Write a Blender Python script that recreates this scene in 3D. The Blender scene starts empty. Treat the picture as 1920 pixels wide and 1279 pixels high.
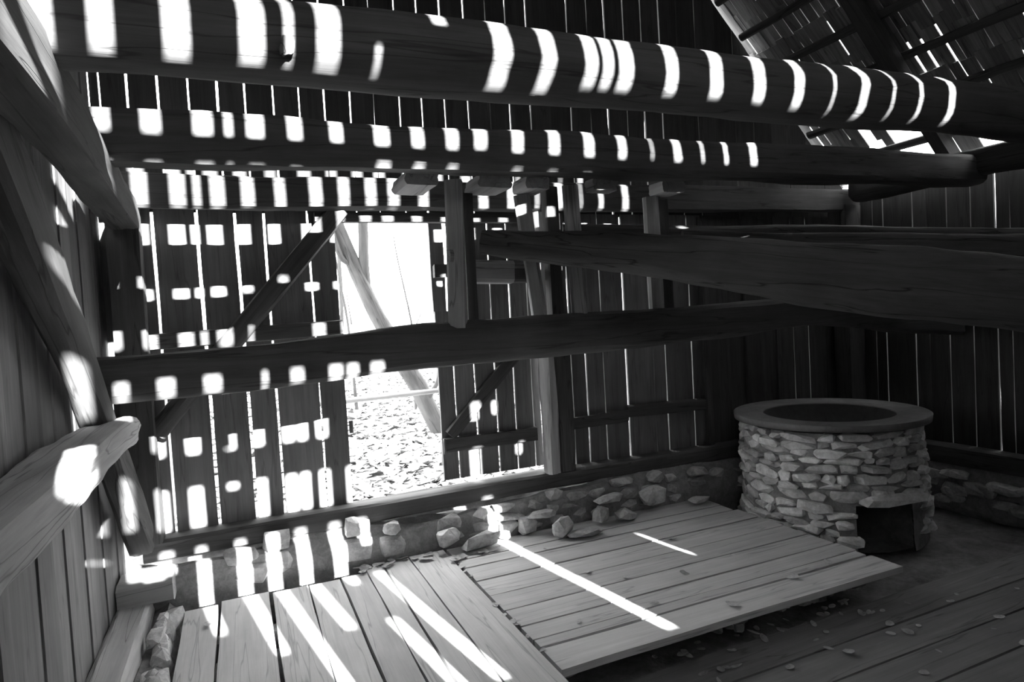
import bpy, bmesh, math, random
from mathutils import Vector, Matrix, noise
random.seed(7)
SC = bpy.context.scene
COL = SC.collection

# ------------------------------------------------------------------ camera
F_PX, YAW, PITCH, ROLL = 1206.0, math.radians(23.16), math.radians(2.17), math.radians(-3.208)
fwd = Vector((math.sin(YAW)*math.cos(PITCH), math.cos(YAW)*math.cos(PITCH), -math.sin(PITCH)))
rt = Vector((math.cos(YAW), -math.sin(YAW), 0)); up = rt.cross(fwd)
rt, up = rt*math.cos(ROLL)+up*math.sin(ROLL), up*math.cos(ROLL)-rt*math.sin(ROLL)
cam = bpy.data.cameras.new('camera'); cam.sensor_width = 36; cam.lens = F_PX/1920*36; cam.clip_start = .02
co = bpy.data.objects.new('camera', cam); COL.objects.link(co)
m = Matrix((rt, up, -fwd)).transposed().to_4x4(); m.translation = (0, 0, 1.65); co.matrix_world = m
SC.camera = co

# ------------------------------------------------------------------ light
SUN_T, SUN_S = .16, .33            # ray travel per metre of +Y: -X and -Z
SUN_E, SKY_E, EXPO = 46.0, 4.4, 1.42
w = bpy.data.worlds.new('world'); SC.world = w; w.use_nodes = True
nt = w.node_tree; nt.nodes.clear()
bg = nt.nodes.new('ShaderNodeBackground'); wo = nt.nodes.new('ShaderNodeOutputWorld')      # even, hazy white autumn sky
bg.inputs[0].default_value = (1, 1, 1, 1); bg.inputs[1].default_value = SKY_E
nt.links.new(bg.outputs[0], wo.inputs[0])
sl = bpy.data.lights.new('sun', 'SUN'); sl.energy = SUN_E; sl.angle = math.radians(.53)
so = bpy.data.objects.new('sun', sl); COL.objects.link(so)
so.rotation_euler = Vector((-SUN_T, 1, -SUN_S)).to_track_quat('-Z', 'Y').to_euler(); so.location = (3, -8, 8)
SC.view_settings.view_transform = 'Standard'; SC.view_settings.look = 'None'
SC.view_settings.gamma = 1; SC.view_settings.exposure = EXPO; SC.view_settings.use_curve_mapping = False
SC.cycles.max_bounces = 10; SC.cycles.diffuse_bounces = 8; SC.cycles.use_denoising = True

# ------------------------------------------------------------------ materials
def grey(v): return (v, v, v, 1)
def new_mat(name):
    mt = bpy.data.materials.new(name); mt.use_nodes = True
    t = mt.node_tree; t.nodes.clear()
    o = t.nodes.new('ShaderNodeOutputMaterial'); b = t.nodes.new('ShaderNodeBsdfPrincipled')
    t.links.new(b.outputs[0], o.inputs[0]); b.inputs['Specular IOR Level'].default_value = .25
    return mt, t, b
def ramp(t, stops):
    r = t.nodes.new('ShaderNodeValToRGB'); e = r.color_ramp.elements
    e[0].position, e[0].color = stops[0][0], grey(stops[0][1]); e[1].position, e[1].color = stops[-1][0], grey(stops[-1][1])
    for p, v in stops[1:-1]: x = e.new(p); x.color = grey(v)
    return r
def noise_node(t, vec, scale, detail=5, rough=.6, dist=0):
    n = t.nodes.new('ShaderNodeTexNoise'); n.inputs['Scale'].default_value = scale; n.inputs['Detail'].default_value = detail
    n.inputs['Roughness'].default_value = rough; n.inputs['Distortion'].default_value = dist
    t.links.new(vec, n.inputs['Vector']); return n
def math_node(t, op, a, b):
    n = t.nodes.new('ShaderNodeMath'); n.operation = op
    for i, v in enumerate((a, b)):
        if isinstance(v, (int, float)): n.inputs[i].default_value = v
        else: t.links.new(v, n.inputs[i])
    return n.outputs[0]
def wood(name, lo, hi, rough=.8, bump=.4, vary=.35, crack=.5, long=1.2, cross=16):
    """grain runs along the piece's local X axis; offset and tone differ per piece"""
    mt, t, b = new_mat(name)
    tc = t.nodes.new('ShaderNodeTexCoord'); oi = t.nodes.new('ShaderNodeObjectInfo')
    off = math_node(t, 'MULTIPLY', oi.outputs['Random'], 37.0)
    cx = t.nodes.new('ShaderNodeCombineXYZ')
    for i in range(3): t.links.new(off, cx.inputs[i])
    ad = t.nodes.new('ShaderNodeVectorMath'); ad.operation = 'ADD'
    t.links.new(tc.outputs['Object'], ad.inputs[0]); t.links.new(cx.outputs[0], ad.inputs[1])
    mp = t.nodes.new('ShaderNodeMapping'); mp.inputs['Scale'].default_value = (long, cross, cross); t.links.new(ad.outputs[0], mp.inputs[0])
    g1 = noise_node(t, mp.outputs[0], 1.0, 6, .6, .6)
    mp2 = t.nodes.new('ShaderNodeMapping'); mp2.inputs['Scale'].default_value = (3, 90, 90); t.links.new(ad.outputs[0], mp2.inputs[0])
    g2 = noise_node(t, mp2.outputs[0], 1.0, 4, .7)
    blot = noise_node(t, ad.outputs[0], 2.2, 4, .6)
    v = math_node(t, 'ADD', math_node(t, 'MULTIPLY', g1.outputs[0], .5), math_node(t, 'MULTIPLY', g2.outputs[0], .25))
    v = math_node(t, 'ADD', v, math_node(t, 'MULTIPLY', blot.outputs[0], .35))
    r = ramp(t, [(.33, lo), (.55, (lo+hi)/2), (.75, hi)]); t.links.new(v, r.inputs[0])
    # drying cracks: thin dark lines along the grain
    mp3 = t.nodes.new('ShaderNodeMapping'); mp3.inputs['Scale'].default_value = (.5, 9, 9); t.links.new(ad.outputs[0], mp3.inputs[0])
    g3 = noise_node(t, mp3.outputs[0], 1.0, 3, .5)
    c = math_node(t, 'ABSOLUTE', math_node(t, 'SUBTRACT', g3.outputs[0], .5), 0)
    cr = ramp(t, [(0, 1-crack), (.012, 1.0)]); t.links.new(c, cr.inputs[0])
    tone = math_node(t, 'ADD', math_node(t, 'MULTIPLY', oi.outputs['Random'], vary), 1-vary/2)
    mul = t.nodes.new('ShaderNodeMix'); mul.data_type = 'RGBA'; mul.blend_type = 'MULTIPLY'; mul.inputs[0].default_value = 1
    t.links.new(r.outputs[0], mul.inputs[6]); t.links.new(cr.outputs[0], mul.inputs[7])
    mul2 = t.nodes.new('ShaderNodeMix'); mul2.data_type = 'RGBA'; mul2.blend_type = 'MULTIPLY'; mul2.inputs[0].default_value = 1
    t.links.new(mul.outputs[2], mul2.inputs[6]); t.links.new(tone, mul2.inputs[7])
    t.links.new(mul2.outputs[2], b.inputs['Base Color']); b.inputs['Roughness'].default_value = rough
    bp = t.nodes.new('ShaderNodeBump'); bp.inputs['Strength'].default_value = bump; bp.inputs['Distance'].default_value = .006
    t.links.new(math_node(t, 'MULTIPLY', v, cr.outputs[0]), bp.inputs['Height']); t.links.new(bp.outputs[0], b.inputs['Normal'])
    return mt
def rock(name, lo, hi, scale=9, bump=.7, rough=.9, vary=.5):
    mt, t, b = new_mat(name)
    tc = t.nodes.new('ShaderNodeTexCoord'); oi = t.nodes.new('ShaderNodeObjectInfo')
    ge = t.nodes.new('ShaderNodeNewGeometry')
    n1 = noise_node(t, ge.outputs['Position'], scale, 8, .65, .5); n2 = noise_node(t, ge.outputs['Position'], scale*6, 5, .7)
    v = math_node(t, 'ADD', math_node(t, 'MULTIPLY', n1.outputs[0], .7), math_node(t, 'MULTIPLY', n2.outputs[0], .3))
    r = ramp(t, [(.35, lo), (.68, hi)]); t.links.new(v, r.inputs[0])
    tone = math_node(t, 'ADD', math_node(t, 'MULTIPLY', oi.outputs['Random'], vary), 1-vary/2)
    mul = t.nodes.new('ShaderNodeMix'); mul.data_type = 'RGBA'; mul.blend_type = 'MULTIPLY'; mul.inputs[0].default_value = 1
    t.links.new(r.outputs[0], mul.inputs[6]); t.links.new(tone, mul.inputs[7])
    t.links.new(mul.outputs[2], b.inputs['Base Color']); b.inputs['Roughness'].default_value = rough
    bp = t.nodes.new('ShaderNodeBump'); bp.inputs['Strength'].default_value = bump; bp.inputs['Distance'].default_value = .012
    t.links.new(v, bp.inputs['Height']); t.links.new(bp.outputs[0], b.inputs['Normal'])
    return mt
M_BEAM = wood('old_beam_wood', .033, .10, bump=.5, vary=.15)
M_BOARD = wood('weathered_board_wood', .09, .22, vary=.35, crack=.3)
M_DARK_BOARD = wood('dark_board_wood', .03, .085, vary=.35, crack=.3)  # darker copy of the board wood for gable, right wall and right-end boards
M_DECK = wood('worn_plank_wood', .33, .56, rough=.75, vary=.18, crack=.35)
M_FLOOR = wood('dusty_floor_wood', .13, .25, rough=.85, vary=.18, crack=.35)
M_POST = wood('pale_post_wood', .20, .42, vary=.2)
M_LOG = wood('hewn_log_wood', .04, .115, bump=.7, vary=.1, crack=.7)
M_RAIL = wood('silvered_rail_wood', .25, .48, vary=.1)
M_SHINGLE = wood('roof_shingle_wood', .07, .30, vary=.6)
M_BARK = wood('grey_bark', .05, .16, long=3, cross=12, bump=1, vary=.2)
M_STONE = rock('grey_fieldstone', .22, .62)
M_PALE = rock('pale_limestone', .34, .80, vary=.6)
M_MORTAR = rock('dusty_mortar', .14, .32, scale=14)
M_SOIL = rock('dry_soil', .05, .14, scale=10, vary=0)
M_LEAF = rock('dry_leaf', .35, .75, scale=20, bump=.2)
M_DRY = rock('brown_dry_leaf', .22, .5, scale=20, bump=.2)
M_NEEDLE = rock('spruce_needles', .02, .05, scale=3, vary=.3)
M_GROUND = rock('leaf_covered_ground', .10, .30, scale=5, vary=0)
M_IRON, _t, _b = new_mat('dark_iron'); _b.inputs['Base Color'].default_value = grey(.11); _b.inputs['Roughness'].default_value = .55; _b.inputs['Metallic'].default_value = .3
_tc = _t.nodes.new('ShaderNodeTexCoord'); _n = noise_node(_t, _tc.outputs['Object'], 6, 6, .6); _r = ramp(_t, [(.35, .10), (.7, .18)])
_t.links.new(_n.outputs[0], _r.inputs[0]); _t.links.new(_r.outputs[0], _b.inputs['Base Color'])
M_RIM = rock('scoured_iron_rim', .11, .21, scale=5, bump=.1, rough=.6, vary=0); M_SOOT = rock('sooty_iron', .03, .06, scale=6, bump=.1, rough=.7, vary=0)

# ------------------------------------------------------------------ helpers
def tag(o, label=None, cat=None, group=None, kind=None):
    if label: o['label'] = label
    if cat: o['category'] = cat
    if group: o['group'] = group
    if kind: o['kind'] = kind
    return o
def empty(name, loc, label, cat, group=None, kind=None):
    o = bpy.data.objects.new(name, None); COL.objects.link(o); o.location = loc; o.empty_display_size = .1
    return tag(o, label, cat, group, kind)
def link(name, me, mat, parent, mw):
    if mat and not me.materials: me.materials.append(mat)
    o = bpy.data.objects.new(name, me); COL.objects.link(o)
    if parent:
        o.parent = parent
        mw = WORLD[parent.name].inverted() @ mw if parent.name in WORLD else Matrix.Translation(-parent.location) @ mw
    o.matrix_basis = mw
    return o
WORLD = {}
def frame(o, x, y):
    """matrix with origin o, local X along x, local Y near y"""
    x = Vector(x).normalized(); y = Vector(y); z = x.cross(y).normalized(); y = z.cross(x)
    mm = Matrix((x, y, z)).transposed().to_4x4(); mm.translation = Vector(o); return mm
def board_mesh(L, W, T, seg=8, wob=.003, top=0.0, bow=0.0, seed=0):
    """plank: local X 0..L, Y 0..W, Z 0..T, ragged long edges; top = extra length at the Y=W edge"""
    bm = bmesh.new(); rings = []
    for i in range(seg+1):
        f = i/seg; x = L*f
        a = wob*noise.noise((x*2.3+seed*3.1, seed*7.7, 1)); b = wob*noise.noise((x*2.3+seed*5.3, seed*2.9, 9))
        c = bow*math.sin(f*3.14159)
        rings.append([bm.verts.new(p) for p in ((x, a, c), (x+top*f, W+b, c), (x+top*f, W+b, T+c), (x, a, T+c))])
    for r0, r1 in zip(rings, rings[1:]):
        for k in range(4): bm.faces.new((r0[k], r0[(k+1) % 4], r1[(k+1) % 4], r1[k]))
    bm.faces.new(rings[0][::-1]); bm.faces.new(rings[-1])
    bmesh.ops.recalc_face_normals(bm, faces=bm.faces)
    me = bpy.data.meshes.new('plank'); bm.to_mesh(me); bm.free(); return me
_bs = [0]
def board(name, parent, mat, o, x, y, L, W, T, **k):
    _bs[0] += 1; k.setdefault('seed', _bs[0])
    return link(name, board_mesh(L, W, T, **k), mat, parent, frame(o, x, y))
def beam(name, mat, pts, size, label=None, cat='beam', k=5.0, parent=None, group=None, seg=None, n=20, rough=.012, yaxis=None, kind=None, roll=0.0, ring_noise=1.0):
    """timber along the points pts; size = list of (width, height) or one; k = squareness (2 = round log)"""
    pts = [Vector(p) for p in pts]
    if not isinstance(size, list): size = [size]*len(pts)
    d = pts[-1]-pts[0]
    ya = yaxis or ((0, 0, 1) if abs(d.normalized().z) > .9 else None)
    if ya is None: ya = Vector((0, 0, 1)).cross(d)
    elif yaxis is None: ya = Vector((1, 0, 0))
    if roll: ya = Matrix.Rotation(roll, 3, d.normalized()) @ Vector(ya)
    mw = frame(pts[0], d, ya); inv = mw.inverted(); lp = [inv @ p for p in pts]
    L = lp[-1].x; seg = seg or max(4, int(L/.09)); _bs[0] += 1; sd = _bs[0]*1.37
    bm = bmesh.new(); rings = []
    for i in range(seg+1):
        x = L*i/seg; j = 0
        while j < len(lp)-2 and x > lp[j+1].x: j += 1
        f = max(0, min(1, (x-lp[j].x)/max(1e-6, lp[j+1].x-lp[j].x))); f2 = f*f*(3-2*f) if len(pts) > 2 else f
        c = lp[j].lerp(lp[j+1], f2); W = size[j][0]*(1-f)+size[j+1][0]*f; H = size[j][1]*(1-f)+size[j+1][1]*f
        ring = []
        for q in range(n):
            a = 2*math.pi*(q+.5)/n; ca, sa = math.cos(a), math.sin(a)
            rr = (abs(ca)**k+abs(sa)**k)**(-1/k)
            nn = 1+ring_noise*(rough/max(.02, min(W, H)/2))*(noise.noise((x*1.1+sd, ca*1.2, sa*1.2+sd))*1.6+.5*noise.noise((x*5+sd, ca*3, sa*3)))
            ring.append(bm.verts.new((x, c.y+ca*rr*W/2*nn, c.z+sa*rr*H/2*nn)))
        rings.append(ring)
    for r0, r1 in zip(rings, rings[1:]):
        for q in range(n): bm.faces.new((r0[q], r0[(q+1) % n], r1[(q+1) % n], r1[q]))
    bm.faces.new(rings[0][::-1]); bm.faces.new(rings[-1])
    bmesh.ops.recalc_face_normals(bm, faces=bm.faces)
    for f in bm.faces: f.smooth = len(f.verts) == 4
    if k > 3:
        for e in bm.edges:
            if len(e.link_faces) == 2 and e.calc_face_angle(0) > .5: e.smooth = False
    me = bpy.data.meshes.new(name); bm.to_mesh(me); bm.free()
    o = link(name, me, mat, parent, mw)
    if label: tag(o, label, cat, group, kind)
    return o
def stone_mesh(seed, flat=.6, n=26, sq=3.4):
    rnd = random.Random(seed); bm = bmesh.new()
    for i in range(n):
        v = Vector((rnd.uniform(-1, 1), rnd.uniform(-1, 1), rnd.uniform(-1, 1)))
        l = (abs(v.x)**sq+abs(v.y)**sq+abs(v.z)**sq)**(1/sq); bm.verts.new(v/l*rnd.uniform(.88, 1.0)*.5)
    r = bmesh.ops.convex_hull(bm, input=bm.verts)
    bmesh.ops.delete(bm, geom=[g for g in r['geom_interior'] if isinstance(g, bmesh.types.BMVert)], context='VERTS')
    bmesh.ops.recalc_face_normals(bm, faces=bm.faces)
    me = bpy.data.meshes.new('stone'); bm.to_mesh(me); bm.free(); me.materials.append(M_STONE); return me
STONES = [stone_mesh(i) for i in range(16)]
PALE = [m_.copy() for m_ in STONES]
for m_ in PALE: m_.materials[0] = M_PALE
def stone(parent, p, s, rz=0, tilt=0, name='stone', bank=None):
    me = random.choice(bank or STONES)
    mm = Matrix.Translation(p) @ Matrix.Rotation(rz, 4, 'Z') @ Matrix.Rotation(tilt, 4, 'X') @ Matrix.Diagonal((*s, 1))
    o = bpy.data.objects.new(name, me); COL.objects.link(o)
    if parent: o.parent = parent; mm = Matrix.Translation(-parent.location) @ mm
    o.matrix_basis = mm; return o
def rf(a, b): return random.uniform(a, b)

# ------------------------------------------------------------------ key dimensions
XL, XR, YB, YR = -.74, 5.78, 4.70, -.60
RIDGE_X, ROOF_S = 1.2, 1.05
def roof_z(x): return 2.74+ROOF_S*(5.8-x) if x > RIDGE_X else 2.74+ROOF_S*(5.8-RIDGE_X)-ROOF_S*(RIDGE_X-x)
ZF = -.20

# ------------------------------------------------------------------ ground
def ground_z(x, y):
    inside = XL-.25 < x < XR+.2 and YR-.2 < y < YB+.2
    if inside: return ZF-.09+.015*noise.noise((x*3, y*3, 0))
    z = .12+.05*noise.noise((x*.6, y*.6, 3))
    if y < -5: z = .12+.28*(-y-5)+.1*noise.noise((x*.3, y*.3, 1))          # unseen bank added behind the viewer to block low sky light
    if y > YB: z = .16+.055*max(0, y-6)+.06*noise.noise((x*.7, y*.7, 3))
    return z
bm = bmesh.new(); xs = [-30+i*1.5 for i in range(18)]+[-2.4+.3*i for i in range(34)]+[9+i*1.5 for i in range(20)]
ys = [-45+i*4 for i in range(10)]+[-7.5+i*1.5 for i in range(5)]+[-.95+.3*i for i in range(40)]+[11.5+1.5*i for i in range(22)]
vs = [[bm.verts.new((x, y, ground_z(x, y))) for x in xs] for y in ys]
for a, b in zip(vs, vs[1:]):
    for i in range(len(xs)-1): bm.faces.new((a[i], a[i+1], b[i+1], b[i])).smooth = True
me = bpy.data.meshes.new('ground'); bm.to_mesh(me); bm.free()
tag(link('ground', me, M_GROUND, None, Matrix()), 'leaf strewn woodland ground rising behind the barn', 'ground', kind='structure')

# ------------------------------------------------------------------ back wall
wb = empty('wall_back', (2.5, YB, .3), 'tall back gable wall of vertical boards with bright slits between', 'wall', kind='structure')
def vboard(parent, x0, x1, z0, z1, gap, y=YB, T=.024, mat=M_BOARD, ztop=None, lean=0.0, seg=10, wob=.006, name='board'):
    """vertical board facing -Y; ztop = function giving the top height at x"""
    a, b = x0+gap/2, x1-gap/2
    L = (ztop(a) if ztop else z1)-z0; top = (ztop(b)-ztop(a)) if ztop else 0
    # local X = up, local Y = +X, so local Z = up x right = +Y
    return board(name, parent, mat, (a, y+rf(-.002, .002), z0), (lean, 0, 1), (1, 0, 0), L, b-a, T, top=top, seg=seg, wob=wob)
for a, b, g in ((XL, -.44, .014), (-.44, -.18, .02), (-.18, .055, .02), (.055, .235, .017), (.235, .52, .016), (.52, .70, .012)):
    vboard(wb, a, b, .36, 2.47, g, lean=-.004)
low = [2.44, 2.53, 2.67, 2.84, 3.07, 3.35, 3.48, 3.77, 3.93, 4.2, 4.42, 4.6, 4.8, 5.01, 5.21, 5.45, XR]
gw = {2.53: .012, 2.67: .012, 2.84: .009, 3.07: .018, 3.35: .005, 3.48: .012, 3.77: .013, 5.01: .009, 5.21: .012}
for i, (a, b) in enumerate(zip(low, low[1:])):
    ga, gb = gw.get(a, -.012), gw.get(b, -.012)
    vboard(wb, a+ga/2, b-gb/2, .36, 2.47, 0, y=YB+(.026 if i % 2 and 3.8 < a < 5 else 0), mat=M_DARK_BOARD if a > 3.8 else M_BOARD)
gs = [XL, -.68, -.53, -.36, -.18, -.01, .16, .34, .51, .68, .86, 1.03, 1.22, 1.39, 1.57, 1.76, 1.94, 2.11, 2.29, 2.48, 2.66, 2.85, 3.02, 3.21, 3.39, 3.58, 3.77, 3.97, 4.19, 4.4, 4.62, 4.84, 5.06, 5.28, 5.52, XR]
gg = {2.48: -.01, 2.85: .005, 1.94: .004, 1.03: .004, .51: .01, 3.77: .005, 3.97: .006}
for i, (a, b) in enumerate(zip(gs, gs[1:])):
    ga, gb = (gg.get(v, .012 if v < 3.9 else .004) for v in (a, b))
    vboard(wb, a+ga/2, b-gb/2, 2.45, 0, 0, ztop=lambda x: roof_z(x)-.02, lean=.0, y=YB+.012, seg=14, mat=M_DARK_BOARD)

beam('latch', M_IRON, [(.715, YB-.01, .88), (.715, YB-.01, .97)], (.03, .02), parent=wb, k=6, rough=.001, seg=4, n=8)
# closed right leaf of the double door
dr = empty('door_1', (1.8, YB, .42), 'closed board door leaf with diagonal brace beside the open doorway', 'door', kind='structure')
for a, b, g in ((1.385, 1.515, .012), (1.515, 1.68, .014), (1.68, 1.85, .013), (1.85, 2.01, .012), (2.01, 2.165, .012), (2.165, 2.235, .010)):
    vboard(dr, a, b, .43, 1.72 if a < 1.5 else 2.42, g)
vboard(dr, 1.385, 1.50, 1.70, 2.42, .01, y=YB+.03)
beam('rail', M_BEAM, [(1.395, YB-.02, .70), (2.17, YB-.02, .70)], (.05, .10), parent=dr, k=8, rough=.004, seg=6, n=12)
beam('rail', M_BEAM, [(1.395, YB-.02, 2.02), (2.17, YB-.02, 2.02)], (.05, .10), parent=dr, k=8, rough=.004, seg=6, n=12)
beam('brace', M_BEAM, [(1.45, YB-.02, .77), (2.13, YB-.02, 1.46)], (.05, .10), parent=dr, k=8, rough=.004, seg=6, n=12)
beam('hinge', M_IRON, [(1.39, YB-.05, .64), (1.39, YB-.05, .76)], (.02, .02), parent=dr, k=2, rough=0, seg=4, n=8)

# sill, posts, lintels of the back wall
beam('sill_beam', M_BEAM, [(-.62, 4.65, .305), (2.3, 4.65, .325), (5.6, 4.65, .315)], (.20, .13), 'long squared sill beam lying on stones below the back wall boards', k=9, rough=.006, n=24)
beam('corner_post', M_BEAM, [(-.59, 4.575, .37), (-.585, 4.575, 2.45)], (.18, .17), 'dark squared corner post where back and left board walls meet', 'post', k=9, rough=.006)
beam('packing_block', M_POST, [(-.73, 4.40, .145), (-.44, 4.40, .15)], (.28, .15), 'flat packing block in front of the corner post foot', 'block', k=9, rough=.004, n=16)
beam('corner_post', M_BEAM, [(5.60, 4.56, .37), (5.60, 4.56, 2.55)], (.22, .2), 'dark corner post between back wall and right wall behind the furnace', 'post', k=9)
beam('wall_plate', M_BEAM, [(-.70, 4.53, 2.545), (2, 4.53, 2.56), (5.7, 4.53, 2.6)], (.13, .21), 'sun striped plate beam along the back wall just above the doorway', k=7, rough=.008)
beam('door_lintel', M_BEAM, [(.55, 4.645, 2.41), (2.5, 4.645, 2.42)], (.08, .07), 'thin lintel across the top of the open doorway', k=9, rough=.004)
beam('wall_rail', M_BEAM, [(-.5, 4.635, 1.615), (.69, 4.635, 1.645)], (.09, .10), 'flat horizontal rail across boards left of the doorway', k=9, rough=.004)
beam('wall_brace', M_BEAM, [(-.505, 4.60, 1.045), (.72, 4.60, 2.46)], (.13, .13), 'dark slanting brace between corner post and door lintel', 'brace', k=4, rough=.01)
beam('door_post', M_RAIL, [(2.245, 4.585, .39), (2.235, 4.585, 2.45)], (.11, .13), 'pale worn door post right of the closed door leaf', 'post', k=5, rough=.016)
beam('door_post', M_BEAM, [(2.375, 4.60, .39), (2.375, 4.60, 2.45)], (.13, .14), 'dark second door post right beside the pale one', 'post', k=8, rough=.008)
beam('wall_rail', M_BEAM, [(2.45, 4.665, .745), (3.03, 4.665, .755)], (.05, .095), 'short low rail across boards beside the dark door post', k=9, rough=.004)
beam('wall_rail', M_BEAM, [(3.03, 4.665, .785), (3.86, 4.665, .765)], (.05, .095), 'low rail across boards ending at the narrow batten post', k=9, rough=.004)
beam('batten_post', M_BEAM, [(3.90, 4.66, .39), (3.90, 4.66, 2.45)], (.07, .06), 'narrow upright batten between slitted boards and dark closed boards', 'post', k=9, rough=.004)

# ------------------------------------------------------------------ left wall
wl = empty('wall_left', (XL, 2, 0), 'left wall of close vertical weathered boards', 'wall', kind='structure')
y = YB
i = 0
while y > YR:
    wd = rf(.15, .23); y0 = max(YR, y-wd)
    # local X up, local Y = -Y world, local Z = up x (-Y) = +X
    board('board', wl, M_BOARD, (XL-.024-(.008 if i % 2 else 0), y+.006, -.1), (0, 0, 1), (0, -1, 0), roof_z(XL)+.1-.03, y-y0+.012, .024, seg=12, wob=.004)
    y = y0; i += 1
beam('sill_beam', M_RAIL, [(-.65, .2, .03), (-.65, 4.55, .03)], (.17, .14), 'worn sill beam lying along the foot of the left wall', k=8, rough=.008, n=24)
beam('wall_plate', M_BEAM, [(-.50, -.4, 2.39), (-.50, 2.2, 2.40), (-.57, 4.44, 2.40)], (.16, .20), 'heavy plate beam high on the left wall carrying the cross beams', k=10, rough=.008, n=28)
beam('wall_rail', M_RAIL, [(-.62, .6, 1.155), (-.61, 2.0, 1.165), (-.595, 3.45, 1.19), (-.575, 3.68, 1.185)], (.20, .145), 'thick rough hewn rail at waist height on the left wall', k=8, rough=.011, seg=50, n=28)
beam('wall_brace', M_BEAM, [(-.645, 1.9, 2.62), (-.64, 3.4, 1.47), (-.60, 4.40, .44)], (.13, .20), 'long diagonal brace on the left wall running down to the corner', 'brace', k=5, rough=.012)

# ------------------------------------------------------------------ right wall
wr = empty('wall_right', (XR, 2, .3), 'dark right wall of vertical boards with thin bright slits', 'wall', kind='structure')
ry = [YB, 4.61, 4.40, 4.29, 4.0, 3.87, 3.69, 3.49, 3.30, 3.19, 3.0, 2.8, 2.58, 2.36, 2.12, 1.9, 1.66, 1.42, 1.2, .98, .74, .5, .26, 0, -.22, -.4, YR]
rg = {4.61: .008, 4.40: .006, 4.29: .012, 4.0: .012, 3.87: .003, 3.69: .009, 3.49: .008, 3.30: .013, 3.19: .006}
for i, (a, b) in enumerate(zip(ry, ry[1:])):
    ga, gb = rg.get(a, -.024), rg.get(b, -.024)
    # local X up, local Y -Y, local Z = +X
    board('board', wr, M_DARK_BOARD, (XR+(.026 if i % 2 and a < 3.1 else 0), a-ga/2, .28), (0, 0, 1), (0, -1, 0), 2.38 if a > 2.6 else 2.50, a-b-ga/2-gb/2, .024, seg=10, wob=.004)
beam('sill_beam', M_BEAM, [(5.70, -.5, .23), (5.70, 4.5, .23)], (.2, .16), 'sill beam at the foot of the dark right wall', k=9, rough=.006)
beam('wall_plate', M_BEAM, [(5.58, -.5, 2.63), (5.58, 4.4, 2.68)], (.22, .22), 'thick plate log along the top of the right wall', k=3, rough=.02)
for yy, lb in ((4.2, 'dark stone footing under the right wall sill'),):
    ft = empty('stone_foundation', (5.7, 2, ZF-.1), lb, 'foundation', kind='structure')
    beam('mortar', M_MORTAR, [(5.72, -.5, -.06), (5.72, 4.5, -.06)], (.2, .44), parent=ft, k=6, rough=.02, n=16, seg=60)
    for k in range(46):
        stone(ft, (5.60, rf(1.5, 4.5), rf(ZF, .11)), (.10, rf(.14, .3), rf(.07, .13)), rf(-.1, .1))

# ------------------------------------------------------------------ rear wall (behind the camera, its gaps throw the light stripes)
wx = lambda V: V-YR*SUN_T                                      # stripe key (X + Y*t) -> X on the rear wall
wz = lambda wv: wv+SUN_S*(YB-YR)                                  # height on the back wall -> height on the rear wall
re_ = empty('wall_rear', (2.5, YR, 0), 'gapped slat wall behind the viewer letting stripes of sun in', 'wall', kind='structure')
UP = [(-.105, .08), (.05, .055), (.238, .068), (.443, .07), (.55, .024), (.667, .065), (.845, .058), (1.04, .05), (1.265, .065), (1.45, .055), (1.632, .055), (1.708, .04), (1.79, .06), (2.005, .055), (2.23, .058), (2.458, .055), (2.687, .05), (2.90, .014), (3.09, .045), (3.28, .014), (3.47, .022), (3.70, .04)]
LO = [(-.105, .08), (.05, .055), (.238, .068), (.443, .07), (.667, .06), (.845, .058), (1.04, .062), (1.13, .05), (1.265, .065), (1.45, .065), (2.40, .07), (2.58, .03), (2.77, .035), (3.26, .012)]
Z1, Z2, Z3 = wz(-.67), wz(1.46), wz(2.86)
def slats(slits, z0, z1, y):
    e = [XL]
    for V, g in slits: e += [wx(V)-g/2, wx(V)+g/2]
    e.append(XR+.09)
    for a, b in zip(e[0::2], e[1::2]):
        n = max(1, round((b-a)/.3))
        if z0 < 1.5 and abs(a-wx(.05)) < .05:      # this slat is broken through at one height
            vboard(re_, a, b, z0, wz(.085), 0, y=y); vboard(re_, a, b, wz(.155), z1, 0, y=y); continue
        for q in range(n):
            vboard(re_, a+(b-a)*q/n-(.012 if q else 0), a+(b-a)*(q+1)/n+(.012 if q < n-1 else 0), z0, z1, 0, y=y-(.026 if q % 2 else 0), wob=.006, seg=14)
slats(UP, Z2, Z3, YR-.012); slats(LO, Z1, Z2, YR-.012)
def hboard(z0, z1, x0=XL, x1=XR+.09, y=YR+.014, T=.03):
    # local X = +X, local Y = up, local Z = X x Z = -Y
    board('board', re_, M_BOARD, (x0, y+T, z0), (1, 0, 0), (0, 0, 1), x1-x0, z1-z0, T, seg=30, wob=.008)
hboard(wz(1.94), wz(2.065), x1=wx(1.15)); hboard(wz(1.975), wz(2.06), x0=wx(1.15)-.01); hboard(wz(1.41), wz(1.64), x0=wx(1.54), y=YR+.044)
for a, b in ((1.42, 1.50), (1.05, 1.25), (.63, .86), (.235, .37)): hboard(wz(a), wz(b))
z = ZF-.1
while z < Z1: hboard(z, min(z+.26, Z1+.01), y=YR-.014); z += .25
z = Z3
while z < roof_z(RIDGE_X)-.1:
    zz = z+.3; xa = max(XL, RIDGE_X-(roof_z(RIDGE_X)-z)/ROOF_S); xb = RIDGE_X+(roof_z(RIDGE_X)-z)/ROOF_S
    hboard(z, zz, x0=xa, x1=min(xb, XR+.09), y=YR-.014); z += .295
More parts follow.
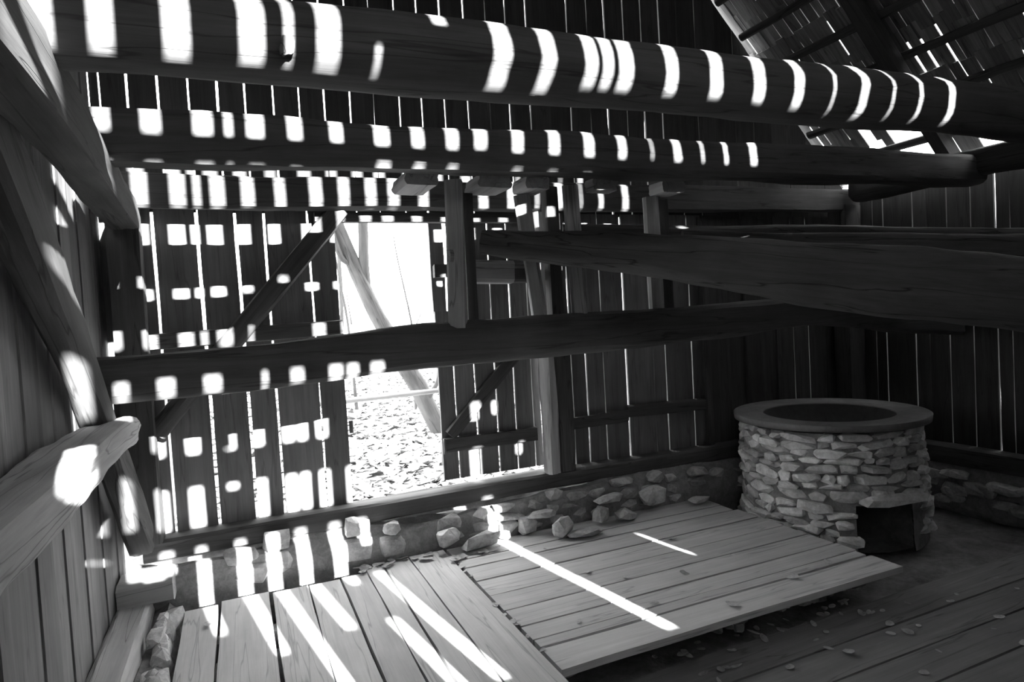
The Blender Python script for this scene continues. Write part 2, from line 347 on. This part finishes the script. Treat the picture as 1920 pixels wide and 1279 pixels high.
# short cover strips that break single gaps
def cover(V, w0, w1, g=.10): hboard(wz(w0), wz(w1), wx(V)-g/2, wx(V)+g/2, y=YR+.046, T=.02)
for V, spans in {-.105: [(-.7, .2)], .05: [(-.7, .085)], .238: [(-.7, .085)], .443: [(-.7, -.30)], .667: [(-.7, -.43), (.235, .58)],
                 .845: [(1.68, 1.9)], 1.04: [(-.7, -.40), (1.5, 1.78)], 1.13: [(-.7, .37), (1.2, 1.5)], 1.265: [(-.40, -.20)], 1.45: [(-.16, .044), (.86, 1.5)],
                 1.708: [(1.85, 2.9)], 1.79: [(1.84, 2.06)], 2.40: [(.97, 1.5)], 2.58: [(-.7, .88), (.97, 1.5)], 2.77: [(-.7, .54), (.64, 1.5)], 3.26: [(-.7, -.43), (-.26, 1.5)]}.items():
    for w0, w1 in spans: cover(V, w0, w1, .13 if V < 0 else .085)
hboard(wz(-.7), wz(.24), wx(.452), wx(.50), y=YR+.046, T=.02); hboard(wz(1.5), wz(1.7), wx(.825), wx(.868), y=YR+.046, T=.02); hboard(wz(.86), wz(1.06), wx(.62), wx(.668), y=YR+.046, T=.02)

# ------------------------------------------------------------------ roof
cl = empty('ceiling', (RIDGE_X, 2, roof_z(RIDGE_X)), 'steep roof of rafters, battens and rough shingles seen from below', 'roof', kind='structure')
Y0, Y1 = YR-.4, YB+.35
cs = 1/math.sqrt(1+ROOF_S**2); dn = Vector((cs, 0, -ROOF_S*cs)); nrm = Vector((ROOF_S*cs, 0, cs))
SX = 3.6                                   # shingles are built one by one below this line, plain boards above
def slope_pt(x, y, h=0): return Vector((x, y, roof_z(x)))+nrm*h
nb = 26; wd = (Y1-Y0)/nb
for q in range(nb):
    # local X down the slope, local Y along +Y, local Z = outward normal?
    p = slope_pt(RIDGE_X, Y0+wd*q, .03); board('board', cl, M_BOARD, p, dn, (0, 1, 0), (SX+.1-RIDGE_X)/cs, wd+.01, .02+.004*(q % 2), seg=4)
    dl = Vector((-cs, 0, -ROOF_S*cs)); p = Vector((RIDGE_X, Y0+wd*q, roof_z(RIDGE_X)+.03)); board('board', cl, M_BOARD, p, dl, (0, 1, 0), (RIDGE_X-XL+.5)/cs, wd+.01, .02+.004*(q % 2), seg=4)
bx = [3.68, 3.95, 4.22, 4.49, 4.76, 5.03, 5.30, 5.57]
for x in bx:
    beam('batten', M_BEAM, [slope_pt(x, Y0, -.0), slope_pt(x, YB-.01, -.0)], (.07, .045), parent=cl, k=8, rough=.004, n=8, seg=10, roll=math.atan(ROOF_S)*1)
for yy in (-.3, .95, 2.2, 3.54):
    beam('rafter', M_BEAM, [slope_pt(5.75, yy, -.10), slope_pt(RIDGE_X, yy, -.10)], (.11, .13), parent=cl, k=6, rough=.01, seg=24, n=12)
    beam('rafter', M_BEAM, [Vector((XL, yy, roof_z(XL)-.1)), Vector((RIDGE_X, yy, roof_z(RIDGE_X)-.1))], (.11, .13), parent=cl, k=6, rough=.01, seg=12, n=12)
sh = []
for r, x in enumerate(bx):
    y = Y0+rf(0, .1)
    while y < Y1:
        wd = rf(.07, .125); gp = rf(.001, .006) if random.random() < .85 else rf(.010, .02)
        if y < 2.35: wd = .42
        Ls = .52+rf(-.06, .05); skip = (x > 5.5 and 2.75 < y < 3.3) or (x > 5.25 and 3.6 < y < 4.3 and int(y*20) % 5)
        if not skip:
            p = slope_pt(x-.13+rf(-.02, .02), y, .03+.012*(r % 2)+rf(0, .004))
            dd = (dn+nrm*rf(.02, .05)).normalized()
            o = board('shingle', cl, M_SHINGLE, p, dd, (rf(-.02, .02), 1, 0), Ls, wd-gp, .012, seg=2, wob=.004); sh.append(o)
        y += wd

# ------------------------------------------------------------------ cross beams
tie = beam('tie_log', M_BEAM, [(-.57, 2.23, 2.557), (.6, 2.23, 2.585), (2.4, 2.24, 2.61), (5.6, 2.25, 2.66)], [(.235, .235), (.25, .25), (.255, .26), (.31, .31)], 'round sun striped tie log spanning the loft in front of the others', 'log', k=2.3, rough=.012, n=28)
WORLD[tie.name] = tie.matrix_basis.copy()
beam('knot', M_LOG, [(.205, 2.12, 2.52), (.205, 2.095, 2.515)], (.05, .055), parent=tie, k=2, rough=.006, seg=4, n=14, yaxis=(1, 0, 0))
beam('tie_beam', M_BEAM, [(-.62, 3.35, 2.54), (1.0, 3.35, 2.56), (5.6, 3.35, 2.62)], (.20, .225), 'squared sun striped tie beam carrying the short joists', k=7, rough=.012, n=24)
beam('cross_beam', M_BEAM, [(-.62, 3.63, 1.45), (1.2, 3.63, 1.50), (2.2, 3.63, 1.52), (3.2, 3.63, 1.54), (4.0, 3.62, 1.56), (5.3, 3.6, 1.42), (5.7, 3.6, 1.38)], [(.2, .22), (.2, .25), (.2, .25), (.2, .25), (.2, .2), (.2, .2), (.2, .2)], 'crooked cross beam at chest height passing before the open doorway', k=4, rough=.014, n=24)
joists = ((.90, 1.09, 3.70, 'first'), (1.33, 1.53, 3.64, ''), (1.63, 1.78, 3.60, ''), (2.08, 2.26, 3.5, ''), (2.60, 2.78, 3.55, ''))
jl = ['short wide joist end beside the tall pegged post', 'short joist end between the tall pegged post and leaning post', 'short joist end above the leaning post', 'short joist end right of the upright pale post', 'short joist end above the far pale post']
for (a, b, ye, _), lb in zip(joists, jl):
    beam('joist', M_POST, [((a+b)/2, 3.46, 2.44), ((a+b)/2, ye+.06, 2.44)], (b-a, .08), lb, 'joist', k=10, rough=.004, seg=8)
pl = [((1.20, 3.60, 1.60), (1.225, 3.60, 2.46), .10, 'tall pale pegged post standing on the crooked cross beam'),
      ((1.77, 3.67, 1.62), (1.69, 3.67, 2.40), .095, 'slightly leaning pale post behind the thick lever log'),
      ((2.04, 3.64, 1.63), (2.02, 3.64, 2.46), .10, 'upright pale post rising behind the thick lever log'),
      ((2.64, 3.64, 1.65), (2.63, 3.64, 2.40), .10, 'farther pale post with notched top behind the lever log')]
posts = []
for p0, p1, s, lb in pl:
    e = empty('post', p0, lb, 'post')
    a = math.radians(-28)
    beam('shaft', M_POST, [p0, p1], (s, s), parent=e, k=9, rough=.004, yaxis=(math.cos(a), math.sin(a), 0), n=16)
    posts.append(e)
beam('peg', M_POST, [(1.15, 3.545, 2.02), (1.20, 3.58, 2.02)], (.028, .075), parent=posts[0], k=6, rough=.002, seg=4, n=10)
beam('side_post', M_BEAM, [(1.315, 3.68, 1.61), (1.325, 3.68, 2.40)], (.07, .09), 'dark narrow post tight behind the pegged post', 'post', k=8, rough=.004)
beam('side_post', M_BEAM, [(1.90, 3.70, 1.62), (1.90, 3.70, 2.46)], (.09, .08), 'dark narrow post beside the leaning post', 'post', k=8, rough=.004)
beam('side_post', M_BEAM, [(2.765, 3.70, 1.64), (2.755, 3.70, 2.40)], (.09, .08), 'dark narrow post beside the farther pale post', 'post', k=8, rough=.004)
# lever logs
beam('lever_log', M_LOG, [(1.41, 3.66, 2.12), (1.75, 3.48, 2.058), (2.5, 2.95, 1.90), (3.2, 2.5, 1.745), (3.84, 2.06, 1.62), (4.9, 1.35, 1.42)], [(.15, .135), (.18, .18), (.25, .275), (.32, .36), (.36, .39), (.40, .42)], 'thick lever log slanting forward from the pegged post', 'log', k=2.6, rough=.02, n=28, seg=60)
beam('lever_log', M_LOG, [(2.86, 3.62, 2.10), (4.0, 2.95, 1.96), (5.3, 2.2, 1.80)], [(.16, .16), (.2, .2), (.24, .24)], 'second lever log lying close behind the thick one', 'log', k=2.6, rough=.015, n=20)
beam('lever_log', M_LOG, [(2.3, 4.3, 2.24), (3.9, 3.5, 2.105), (5.4, 2.9, 1.99)], [(.14, .14), (.18, .18), (.22, .22)], 'third lever log farthest back near the right wall', 'log', k=2.6, rough=.015, n=20)
e = empty('bearer_block', (1.5, 3.75, 1.9), 'notched bearer block under the thin end of the lever log', 'block')
beam('block', M_POST, [(1.37, 3.76, 1.94), (1.63, 3.76, 1.93)], (.11, .14), parent=e, k=8, rough=.004, n=16)
beam('wedge', M_BEAM, [(1.64, 3.82, 1.92), (1.82, 3.82, 1.915)], (.12, .10), parent=e, k=5, rough=.008, n=16)

# ------------------------------------------------------------------ stone footing
fb = empty('stone_foundation', (2, 4.55, ZF), 'rough mortared stone footing under the back wall sill', 'foundation', kind='structure')
beam('mortar', M_MORTAR, [(-.7, 4.58, -.02), (5.6, 4.58, -.02)], (.24, .50), parent=fb, k=4, rough=.028, n=28, seg=160)
x = -.42
while x < 4.3:
    wd = rf(.16, .36); lay = 0.0
    if x < 1.1 and random.random() < .3: x += wd*.7; continue
    while lay < .19:
        hh = rf(.05, .11) if x > 1.3 else rf(.08, .19); sp = rf(.6, 1.0)
        stone(fb, (x+wd*rf(.35, .65), 4.50+rf(-.025, .012), .01+lay+hh/2), (wd*sp, rf(.10, .17), hh*1.02), rf(-.15, .15), rf(-.12, .12))
        lay += hh*.98
    x += wd*.92
fl = empty('stone_foundation', (-.5, 3.2, ZF), 'broken stone footing along the left wall sill', 'foundation', kind='structure')
beam('mortar', M_MORTAR, [(-.5, .4, -.12), (-.5, 4.5, -.12)], (.16, .24), parent=fl, k=5, rough=.02, n=16, seg=40)
y = 2.0
for k in range(14): stone(fl, (-.47+rf(-.03, .02), rf(2.6, 4.3), rf(-.02, .05)), (rf(.07, .11), rf(.08, .2), rf(.06, .11)), rf(-.4, .4), rf(-.3, .3))
while y < 4.4:
    wd = rf(.16, .34)
    stone(fl, (-.455+rf(-.015, .01), y, rf(-.06, .0)), (rf(.09, .13), wd, rf(.14, .2)), rf(-.2, .2), rf(-.2, .2)); y += wd*.8
loose = [((2.02, 4.33, .15), (.24, .16, .06), .1, 'flat pale stone perched on the footing'), ((1.93, 4.42, .06), (.17, .12, .15), .3, 'upright wedge stone leaning on the footing'),
         ((2.12, 4.20, .075), (.20, .13, .15), .5, 'blocky angular stone at the platform edge'), ((2.27, 4.14, .02), (.30, .16, .05), -.1, 'flat slab stone lying on the platform planks'),
         ((2.62, 4.36, .165), (.27, .15, .07), .2, 'long pale slab stone resting high on the footing'), ((2.50, 4.30, .07), (.17, .13, .13), .6, 'rough rounded stone below the long pale slab'),
         ((2.72, 4.27, .045), (.2, .13, .1), .1, 'squat stone at the platform edge below the sill'), ((3.08, 4.42, .10), (.26, .15, .17), 0, 'large rounded stone set in the footing'),
         ((1.50, 4.32, .05), (.33, .16, .11), .25, 'long flat topped stone where the two plank decks meet'), ((1.72, 4.36, .04), (.10, .08, .07), .2, 'small round pebble stone on the platform'),
         ((3.46, 4.31, .03), (.22, .13, .05), .1, 'thin slab stone near the furnace end of the platform'), ((1.30, 4.38, .09), (.2, .12, .14), .1, 'upright block stone above the long flat topped stone')]
for p, s, rz, lb in loose: tag(stone(None, (p[0], p[1], p[2]+.008), s, rz, rf(-.15, .15), 'fieldstone'), lb, 'stone')

# ------------------------------------------------------------------ plank decks and floor
dl_ = empty('plank_walkway', (.45, 2.8, -.04), 'left plank deck with boards running towards the doorway', 'deck')
ex = [-.39, -.20, .095, .32, .525, .70, .82, 1.01, 1.265]
gp = {-.20: .016, .095: .018, .32: .006, .525: .016, .70: .009, .82: .014, 1.01: .010}
ends = [4.30, 4.33, 4.30, 4.29, 4.31, 4.36, 4.42, 4.44]
for i, (a, b) in enumerate(zip(ex, ex[1:])):
    # local X = +Y, local Y = -X => Z = Y x (-X) = +Z
    a2, b2 = a+gp.get(a, 0)/2, b-gp.get(b, 0)/2
    board('plank', dl_, M_DECK, (b2, .75, -.04-(.006 if i == 0 else rf(0, .004))), (0, 1, 0), (-1, 0, 0), ends[i]-.75, b2-a2, .04, seg=26, wob=.006)
for yy in (1.0, 2.4, 3.9): beam('bearer', M_FLOOR, [(-.38, yy, -.10), (1.24, yy, -.10)], (.12, .11), parent=dl_, k=8, rough=.004, n=12, seg=6)
dr_ = empty('plank_platform', (2.45, 3.5, -.04), 'raised plank platform with boards running towards the furnace', 'deck')
ey = [2.64, 2.86, 2.95, 3.11, 3.325, 3.55, 3.79, 4.03, 4.18, 4.43]
gpy = [.020, .010, .014, .016, .012, .016, .024, .009]
for i, (a, b) in enumerate(zip(ey, ey[1:])):
    a2 = a+(gpy[i-1]/2 if i else 0); b2 = b-(gpy[i]/2 if i < len(gpy) else 0)
    xr = 3.62+rf(-.012, .02) if b < 4.1 else 3.58
    board('plank', dr_, M_DECK, (1.285+rf(0, .006), a2, -.038-rf(0, .004)), (1, .004, 0), (0, 1, 0), xr-1.285, b2-a2, .038, seg=24, wob=.006)
for xx in (1.4, 2.5, 3.45): beam('bearer', M_FLOOR, [(xx, 2.80, -.095), (xx, 4.36, -.095)], (.11, .11), parent=dr_, k=8, rough=.004, n=12, seg=6)
rb = empty('rubble_bank', (2.4, 3.05, ZF), 'dark rubble and earth packed below the platform edge', 'rubble', kind='structure')
beam('earth', M_SOIL, [(1.3, 3.1, -.17), (3.6, 3.1, -.17)], (.3, .12), parent=rb, k=2.2, rough=.03, n=16, seg=40)
for k in range(34): stone(rb, (rf(1.4, 3.6), rf(2.88, 2.98), rf(-.2, -.13)), (rf(.06, .16), rf(.06, .1), rf(.05, .1)), rf(0, 3))
fo = empty('floor', (3, 1.2, ZF), 'lower floor of wide dusty planks beside the platform', 'floor', kind='structure')
fy = [YR, -.35, -.1, .16, .42, .68, .95, 1.22, 1.5, 1.76, 1.98, 2.21, 2.44, 2.70]
for i, (a, b) in enumerate(zip(fy, fy[1:])):
    board('plank', fo, M_FLOOR, (-.36, a+.004, ZF-.04-rf(0, .004)), (1, .006 if b > 1.7 else 0, 0), (0, 1, 0), 5.9, b-a-.014, .04, seg=24, wob=.006)

# ------------------------------------------------------------------ furnace
FX, FY, RZ = 4.46, 3.865, .712
fu = empty('furnace', (FX, FY, ZF), 'round stone furnace with an iron basin set in its top', 'furnace')
A0, A1, ZM = math.radians(-126), math.radians(-86), .10      # fire mouth: angles and top
def rad(z): return .645+.04*(RZ-z)/.9
bm = bmesh.new(); NA, NZ = 72, 12; grid = []
zs = [ZF-.05+(RZ-.06-ZF+.05)*i/NZ for i in range(NZ+1)]
for z in zs:
    grid.append([bm.verts.new((math.cos(2*math.pi*a/NA)*(rad(z)+.012*noise.noise((a*.5, z*9, 4))), math.sin(2*math.pi*a/NA)*(rad(z)+.012*noise.noise((a*.5, z*9, 4))), z-ZF)) for a in range(NA)])
for i in range(NZ):
    for a in range(NA):
        am = 2*math.pi*(a+.5)/NA; am = am-2*math.pi if am > math.pi else am
        if A0 < am < A1 and zs[i+1] <= ZM+.03: continue
        bm.faces.new((grid[i][a], grid[i][(a+1) % NA], grid[i+1][(a+1) % NA], grid[i+1][a]))
me = bpy.data.meshes.new('masonry_core'); bm.to_mesh(me); bm.free()
link('masonry_core', me, M_MORTAR, fu, Matrix.Translation((FX, FY, ZF)))
# hollow fire chamber behind the mouth
bm = bmesh.new(); ring0, ring1 = [], []
K = 10
def chamber(r, h):
    pts = []
    for q in range(K+1):
        a = A0+(A1-A0)*q/K; pts.append((a, h))
    return pts
outer_lo = [bm.verts.new((math.cos(a)*(rad(-.2)-.005), math.sin(a)*(rad(-.2)-.005), -.02)) for a, _ in chamber(0, 0)]
outer_hi = [bm.verts.new((math.cos(a)*(rad(.1)-.005), math.sin(a)*(rad(.1)-.005), ZM+.06-ZF)) for a, _ in chamber(0, 0)]
inner_lo = [bm.verts.new((math.cos(a)*.12, math.sin(a)*.12, -.02)) for a, _ in chamber(0, 0)]
inner_hi = [bm.verts.new((math.cos(a)*.12, math.sin(a)*.12, ZM+.04-ZF)) for a, _ in chamber(0, 0)]
for q in range(K):
    bm.faces.new((outer_hi[q], outer_hi[q+1], inner_hi[q+1], inner_hi[q])); bm.faces.new((inner_lo[q], inner_lo[q+1], inner_hi[q+1], inner_hi[q])); bm.faces.new((outer_lo[q], outer_lo[q+1], inner_lo[q+1], inner_lo[q]))
for s in (0, K): bm.faces.new((outer_lo[s], outer_hi[s], inner_hi[s], inner_lo[s]))
bmesh.ops.recalc_face_normals(bm, faces=bm.faces)
me = bpy.data.meshes.new('fire_chamber'); bm.to_mesh(me); bm.free()
tag(link('fire_chamber', me, M_SOIL, fu, Matrix.Translation((FX, FY, ZF))), 'sooty open fire mouth')
z = ZF+.02
while z < RZ-.10:
    h = rf(.05, .095); a = rf(0, .3); ztop = z+h
    while a < 2*math.pi:
        wd = rf(.09, .30); da = wd/rad(z); am = a+da/2; aw = am-2*math.pi if am > math.pi else am
        if math.cos(am+math.radians(139)) > -.35:      # only the sides that can be seen
            if not (A0-.04 < aw < A1+.17 and z+h/2 < ZM+.05):
                rr = rad(z+h/2)-.012+rf(-.02, .022)
                stone(fu, (FX+math.cos(am)*rr, FY+math.sin(am)*rr, z+h/2+rf(-.012, .012)), (rf(.09, .13), wd*1.02, h*rf(.9, 1.25)), am, rf(-.14, .14), bank=PALE)
        a += da*.94
    z += h*.88
stone(fu, (FX+math.cos(-1.78)*.69, FY+math.sin(-1.78)*.69, ZM+.065), (.14, .62, .09), -1.78, 0, 'lintel_stone', bank=PALE)
def lathe(name, prof, mat, parent, loc, n=72):
    bm = bmesh.new(); rs = [[bm.verts.new((math.cos(2*math.pi*a/n)*r, math.sin(2*math.pi*a/n)*r, z)) for a in range(n)] for r, z in prof]
    for r0, r1 in zip(rs, rs[1:]):
        for a in range(n): bm.faces.new((r0[a], r0[(a+1) % n], r1[(a+1) % n], r1[a])).smooth = True
    bmesh.ops.recalc_face_normals(bm, faces=bm.faces)
    me = bpy.data.meshes.new(name); bm.to_mesh(me); bm.free(); return link(name, me, mat, parent, Matrix.Translation(loc))
ri = lathe('rim', [(.50, -.012), (.66, -.014), (.725, -.035), (.732, -.035), (.738, .012), (.732, .016), (.724, .010), (.66, .004), (.50, .006), (.496, 0), (.50, -.012)], M_RIM, fu, (FX, FY, RZ))
tag(ri, 'flat iron rim')
ba = lathe('basin', [(.50, .004), (.49, -.05), (.45, -.16), (.36, -.26), (.2, -.32), (.001, -.335)], M_SOOT, fu, (FX, FY, RZ)); tag(ba, 'deep dark iron basin')

# ------------------------------------------------------------------ fallen leaves
def leaf_mesh(seed):
    rnd = random.Random(seed); bm = bmesh.new(); n = 10; pts = []; curl = rnd.uniform(.15, .6); wd_ = rnd.uniform(.4, .75)
    for i in range(n):
        a = 2*math.pi*i/n; x, y = math.cos(a)*.6, math.sin(a)*wd_*.6*(1-.3*math.cos(a))*rnd.uniform(.85, 1.1)
        pts.append(bm.verts.new((x, y, curl*(y*y*1.6+x*x*.6))))
    c = bm.verts.new((0, 0, .0))
    for i in range(n): bm.faces.new((c, pts[i], pts[(i+1) % n])).smooth = True
    me = bpy.data.meshes.new('leaf'); bm.to_mesh(me); bm.free(); me.materials.append(M_DRY)
    return me
LEAVES = [leaf_mesh(i) for i in range(8)]
def leaf(x, y, z, s, label, group):
    o = bpy.data.objects.new('dry_leaf', random.choice(LEAVES)); COL.objects.link(o)
    o.location = (x, y, z+.003); o.rotation_euler = (rf(-.25, .25), rf(-.25, .25), rf(0, 6.28)); o.scale = (s, s, s)
    tag(o, label, 'leaf', group)
for x, y in ((1.58, 3.0), (2.05, 2.98), (2.1, 3.35), (1.95, 3.55), (2.45, 3.22), (2.9, 3.3), (2.95, 2.85), (2.4, 2.75), (3.3, 2.9), (1.9, 4.05), (2.75, 3.75)):
    leaf(x, y, 0, rf(.035, .065), 'dry curled leaf lying alone on the platform planks', 'leaves on the platform')
for k in range(26):
    x = rf(.65, 1.6); leaf(x, 4.40+rf(-.10, .01) if x < 1.25 else 4.22+rf(-.04, .02), .004, rf(.05, .09), 'dry leaf gathered against the stone footing at the plank ends', 'leaves along the footing')
for k in range(16):
    leaf(1.275+rf(-.012, .014), rf(2.7, 4.35), -.006, rf(.025, .05), 'small leaf caught in the gap between the two plank decks', 'leaves in the deck gap')
for k in range(44):
    x = rf(1.9, 3.4); leaf(x, rf(2.35, 2.85) if k % 3 else rf(2.55, 2.8), ZF+.002, rf(.03, .065), 'dry leaf on the lower floor below the platform edge', 'leaves below the platform')
for k in range(22):
    leaf(rf(2.6, 5.0), rf(1.7, 2.65), ZF, rf(.025, .055), 'dry leaf scattered on the open dusty floor planks', 'leaves on the lower floor')
leaf(-.25, 4.02, 0, .07, 'single leaf on the plank by the left footing', 'leaf by the left footing')

# ------------------------------------------------------------------ outside, seen through the doorway
def tree(label, pts, rad_, branches):
    e = empty('tree', pts[0], label, 'tree')
    beam('trunk', M_BARK, pts, [(r*2, r*2) for r in rad_], parent=e, k=2, rough=.012, n=14, seg=40)
    for b in branches: beam('branch', M_BARK, b[0], [(r*2, r*2) for r in b[1]], parent=e, k=2, rough=.005, n=8, seg=14)
    return e
tree('leaning bare tree crossing the doorway view', [(2.34, 7.5, .0), (2.0, 7.5, .78), (1.73, 7.5, 1.31), (1.43, 7.5, 1.95), (1.17, 7.5, 2.69), (.9, 7.5, 4)], [.12, .105, .095, .085, .075, .05],
     [([(1.41, 7.5, 2.02), (1.40, 7.48, 2.35), (1.42, 7.45, 2.9), (1.5, 7.4, 4.2)], [.06, .06, .055, .03]), ([(2.05, 7.45, .70), (2.18, 7.4, .95), (2.2, 7.4, 1.3)], [.035, .025, .012]), ([(1.3, 7.5, 2.3), (1.15, 7.45, 2.42), (1.0, 7.4, 2.9)], [.03, .03, .02])])
tl = ['slim pale sapling behind the fence pole', 'thin bare sapling in the leaf litter', 'far slender tree trunk beyond the doorway', 'far thicker trunk hidden behind the leaning tree', 'distant straight trunk near the door leaf', 'distant crooked trunk beyond the pole']
for i, (x, y, r, h, lb) in enumerate(((1.55, 9.5, .02, 3, tl[0]), (2.3, 9, .018, 2.6, tl[1]), (1.50, 10.5, .028, 5, tl[2]))):
    z0 = ground_z(x, y)-.05
    tree(lb, [(x, y, z0), (x+rf(-.05, .1), y, z0+h*.4), (x+rf(-.3, .3), y, z0+h)], [r, r*.8, r*.3], [([(x, y, z0+h*.45), (x+rf(-.5, .5), y, z0+h*.7)], [r*.5, r*.15])])
# unseen spruces added behind the viewer to block sky light beside the sun path
def spruce_mesh(seed):
    rnd = random.Random(seed); bm = bmesh.new(); h = 15.0
    for k in range(9):
        z0 = .8+k*1.45; r0 = 1.95*(1-k/10.5); top = bm.verts.new((0, 0, z0+2.6)); n = 14
        rg_ = [bm.verts.new((math.cos(2*math.pi*a/n)*r0*rnd.uniform(.75, 1.1), math.sin(2*math.pi*a/n)*r0*rnd.uniform(.75, 1.1), z0+rnd.uniform(-.25, .25))) for a in range(n)]
        for a in range(n): bm.faces.new((rg_[a], rg_[(a+1) % n], top))
    me = bpy.data.meshes.new('foliage'); bm.to_mesh(me); bm.free(); me.materials.append(M_NEEDLE); return me
SPR = [spruce_mesh(i) for i in range(4)]
for k, (x, y) in enumerate([(-2.4, -8), (-6.8, -6.5), (-10.8, -3.5), (-5.6, -11.5), (-1.2, -13), (9.0, -8), (13.2, -6), (17, -3), (11.2, -12.2), (15.6, -10.2), (8.4, -16), (-9.9, -9), (18.6, 2)]):
    z0 = ground_z(x, y)-.2; e = empty('sky_block_spruce', (x, y, z0), 'unseen dark spruce added behind the viewer to block sky light', 'tree', 'unseen spruces added to block sky light')
    link('foliage', SPR[k % 4], None, e, Matrix.Translation((x, y, z0)) @ Matrix.Rotation(k*1.3, 4, 'Z'))
    beam('trunk', M_BARK, [(x, y, z0), (x, y, z0+9)], [(.4, .4), (.15, .15)], parent=e, k=2, n=8, seg=5)
beam('fence_pole', M_POST, [(.2, 6.0, .955), (1.78, 6.0, .975)], (.05, .05), 'pale horizontal pole fixed outside the doorway', 'pole', k=2, rough=.006, n=10)
beam('fence_post', M_BARK, [(.2, 6.06, .0), (.2, 6.06, 1.2)], (.08, .08), 'rough stake holding the horizontal pole outside', 'post', k=2.2, rough=.008, n=10)
beam('fence_post', M_BARK, [(1.80, 6.06, .0), (1.84, 6.06, 1.05)], (.06, .06), 'slim stake at the end of the outside pole', 'post', k=2.2, rough=.008, n=10)
bm = bmesh.new(); rnd = random.Random(3)
for k in range(9000):
    x, y = rnd.uniform(-.5, 4.5), 5.0+rnd.random()**1.4*8; z = ground_z(x, y)+.01; s = rnd.uniform(.04, .09); a = rnd.uniform(0, 6.28)
    n = 5; t1, t2 = rnd.uniform(-1, 1), rnd.uniform(-1, 1); vs = []
    for q in range(n):
        u, v = math.cos(6.28*q/n+a)*s, math.sin(6.28*q/n+a)*s*.7; vs.append(bm.verts.new((x+u, y+v, z+abs(t1*u+t2*v)+.005)))
    bm.faces.new(vs)
me = bpy.data.meshes.new('leaf_litter'); bm.to_mesh(me); bm.free()
tag(link('leaf_litter', me, M_LEAF, None, Matrix()), 'thick dry leaf litter on the ground outside the doorway', 'leaf litter', kind='stuff')
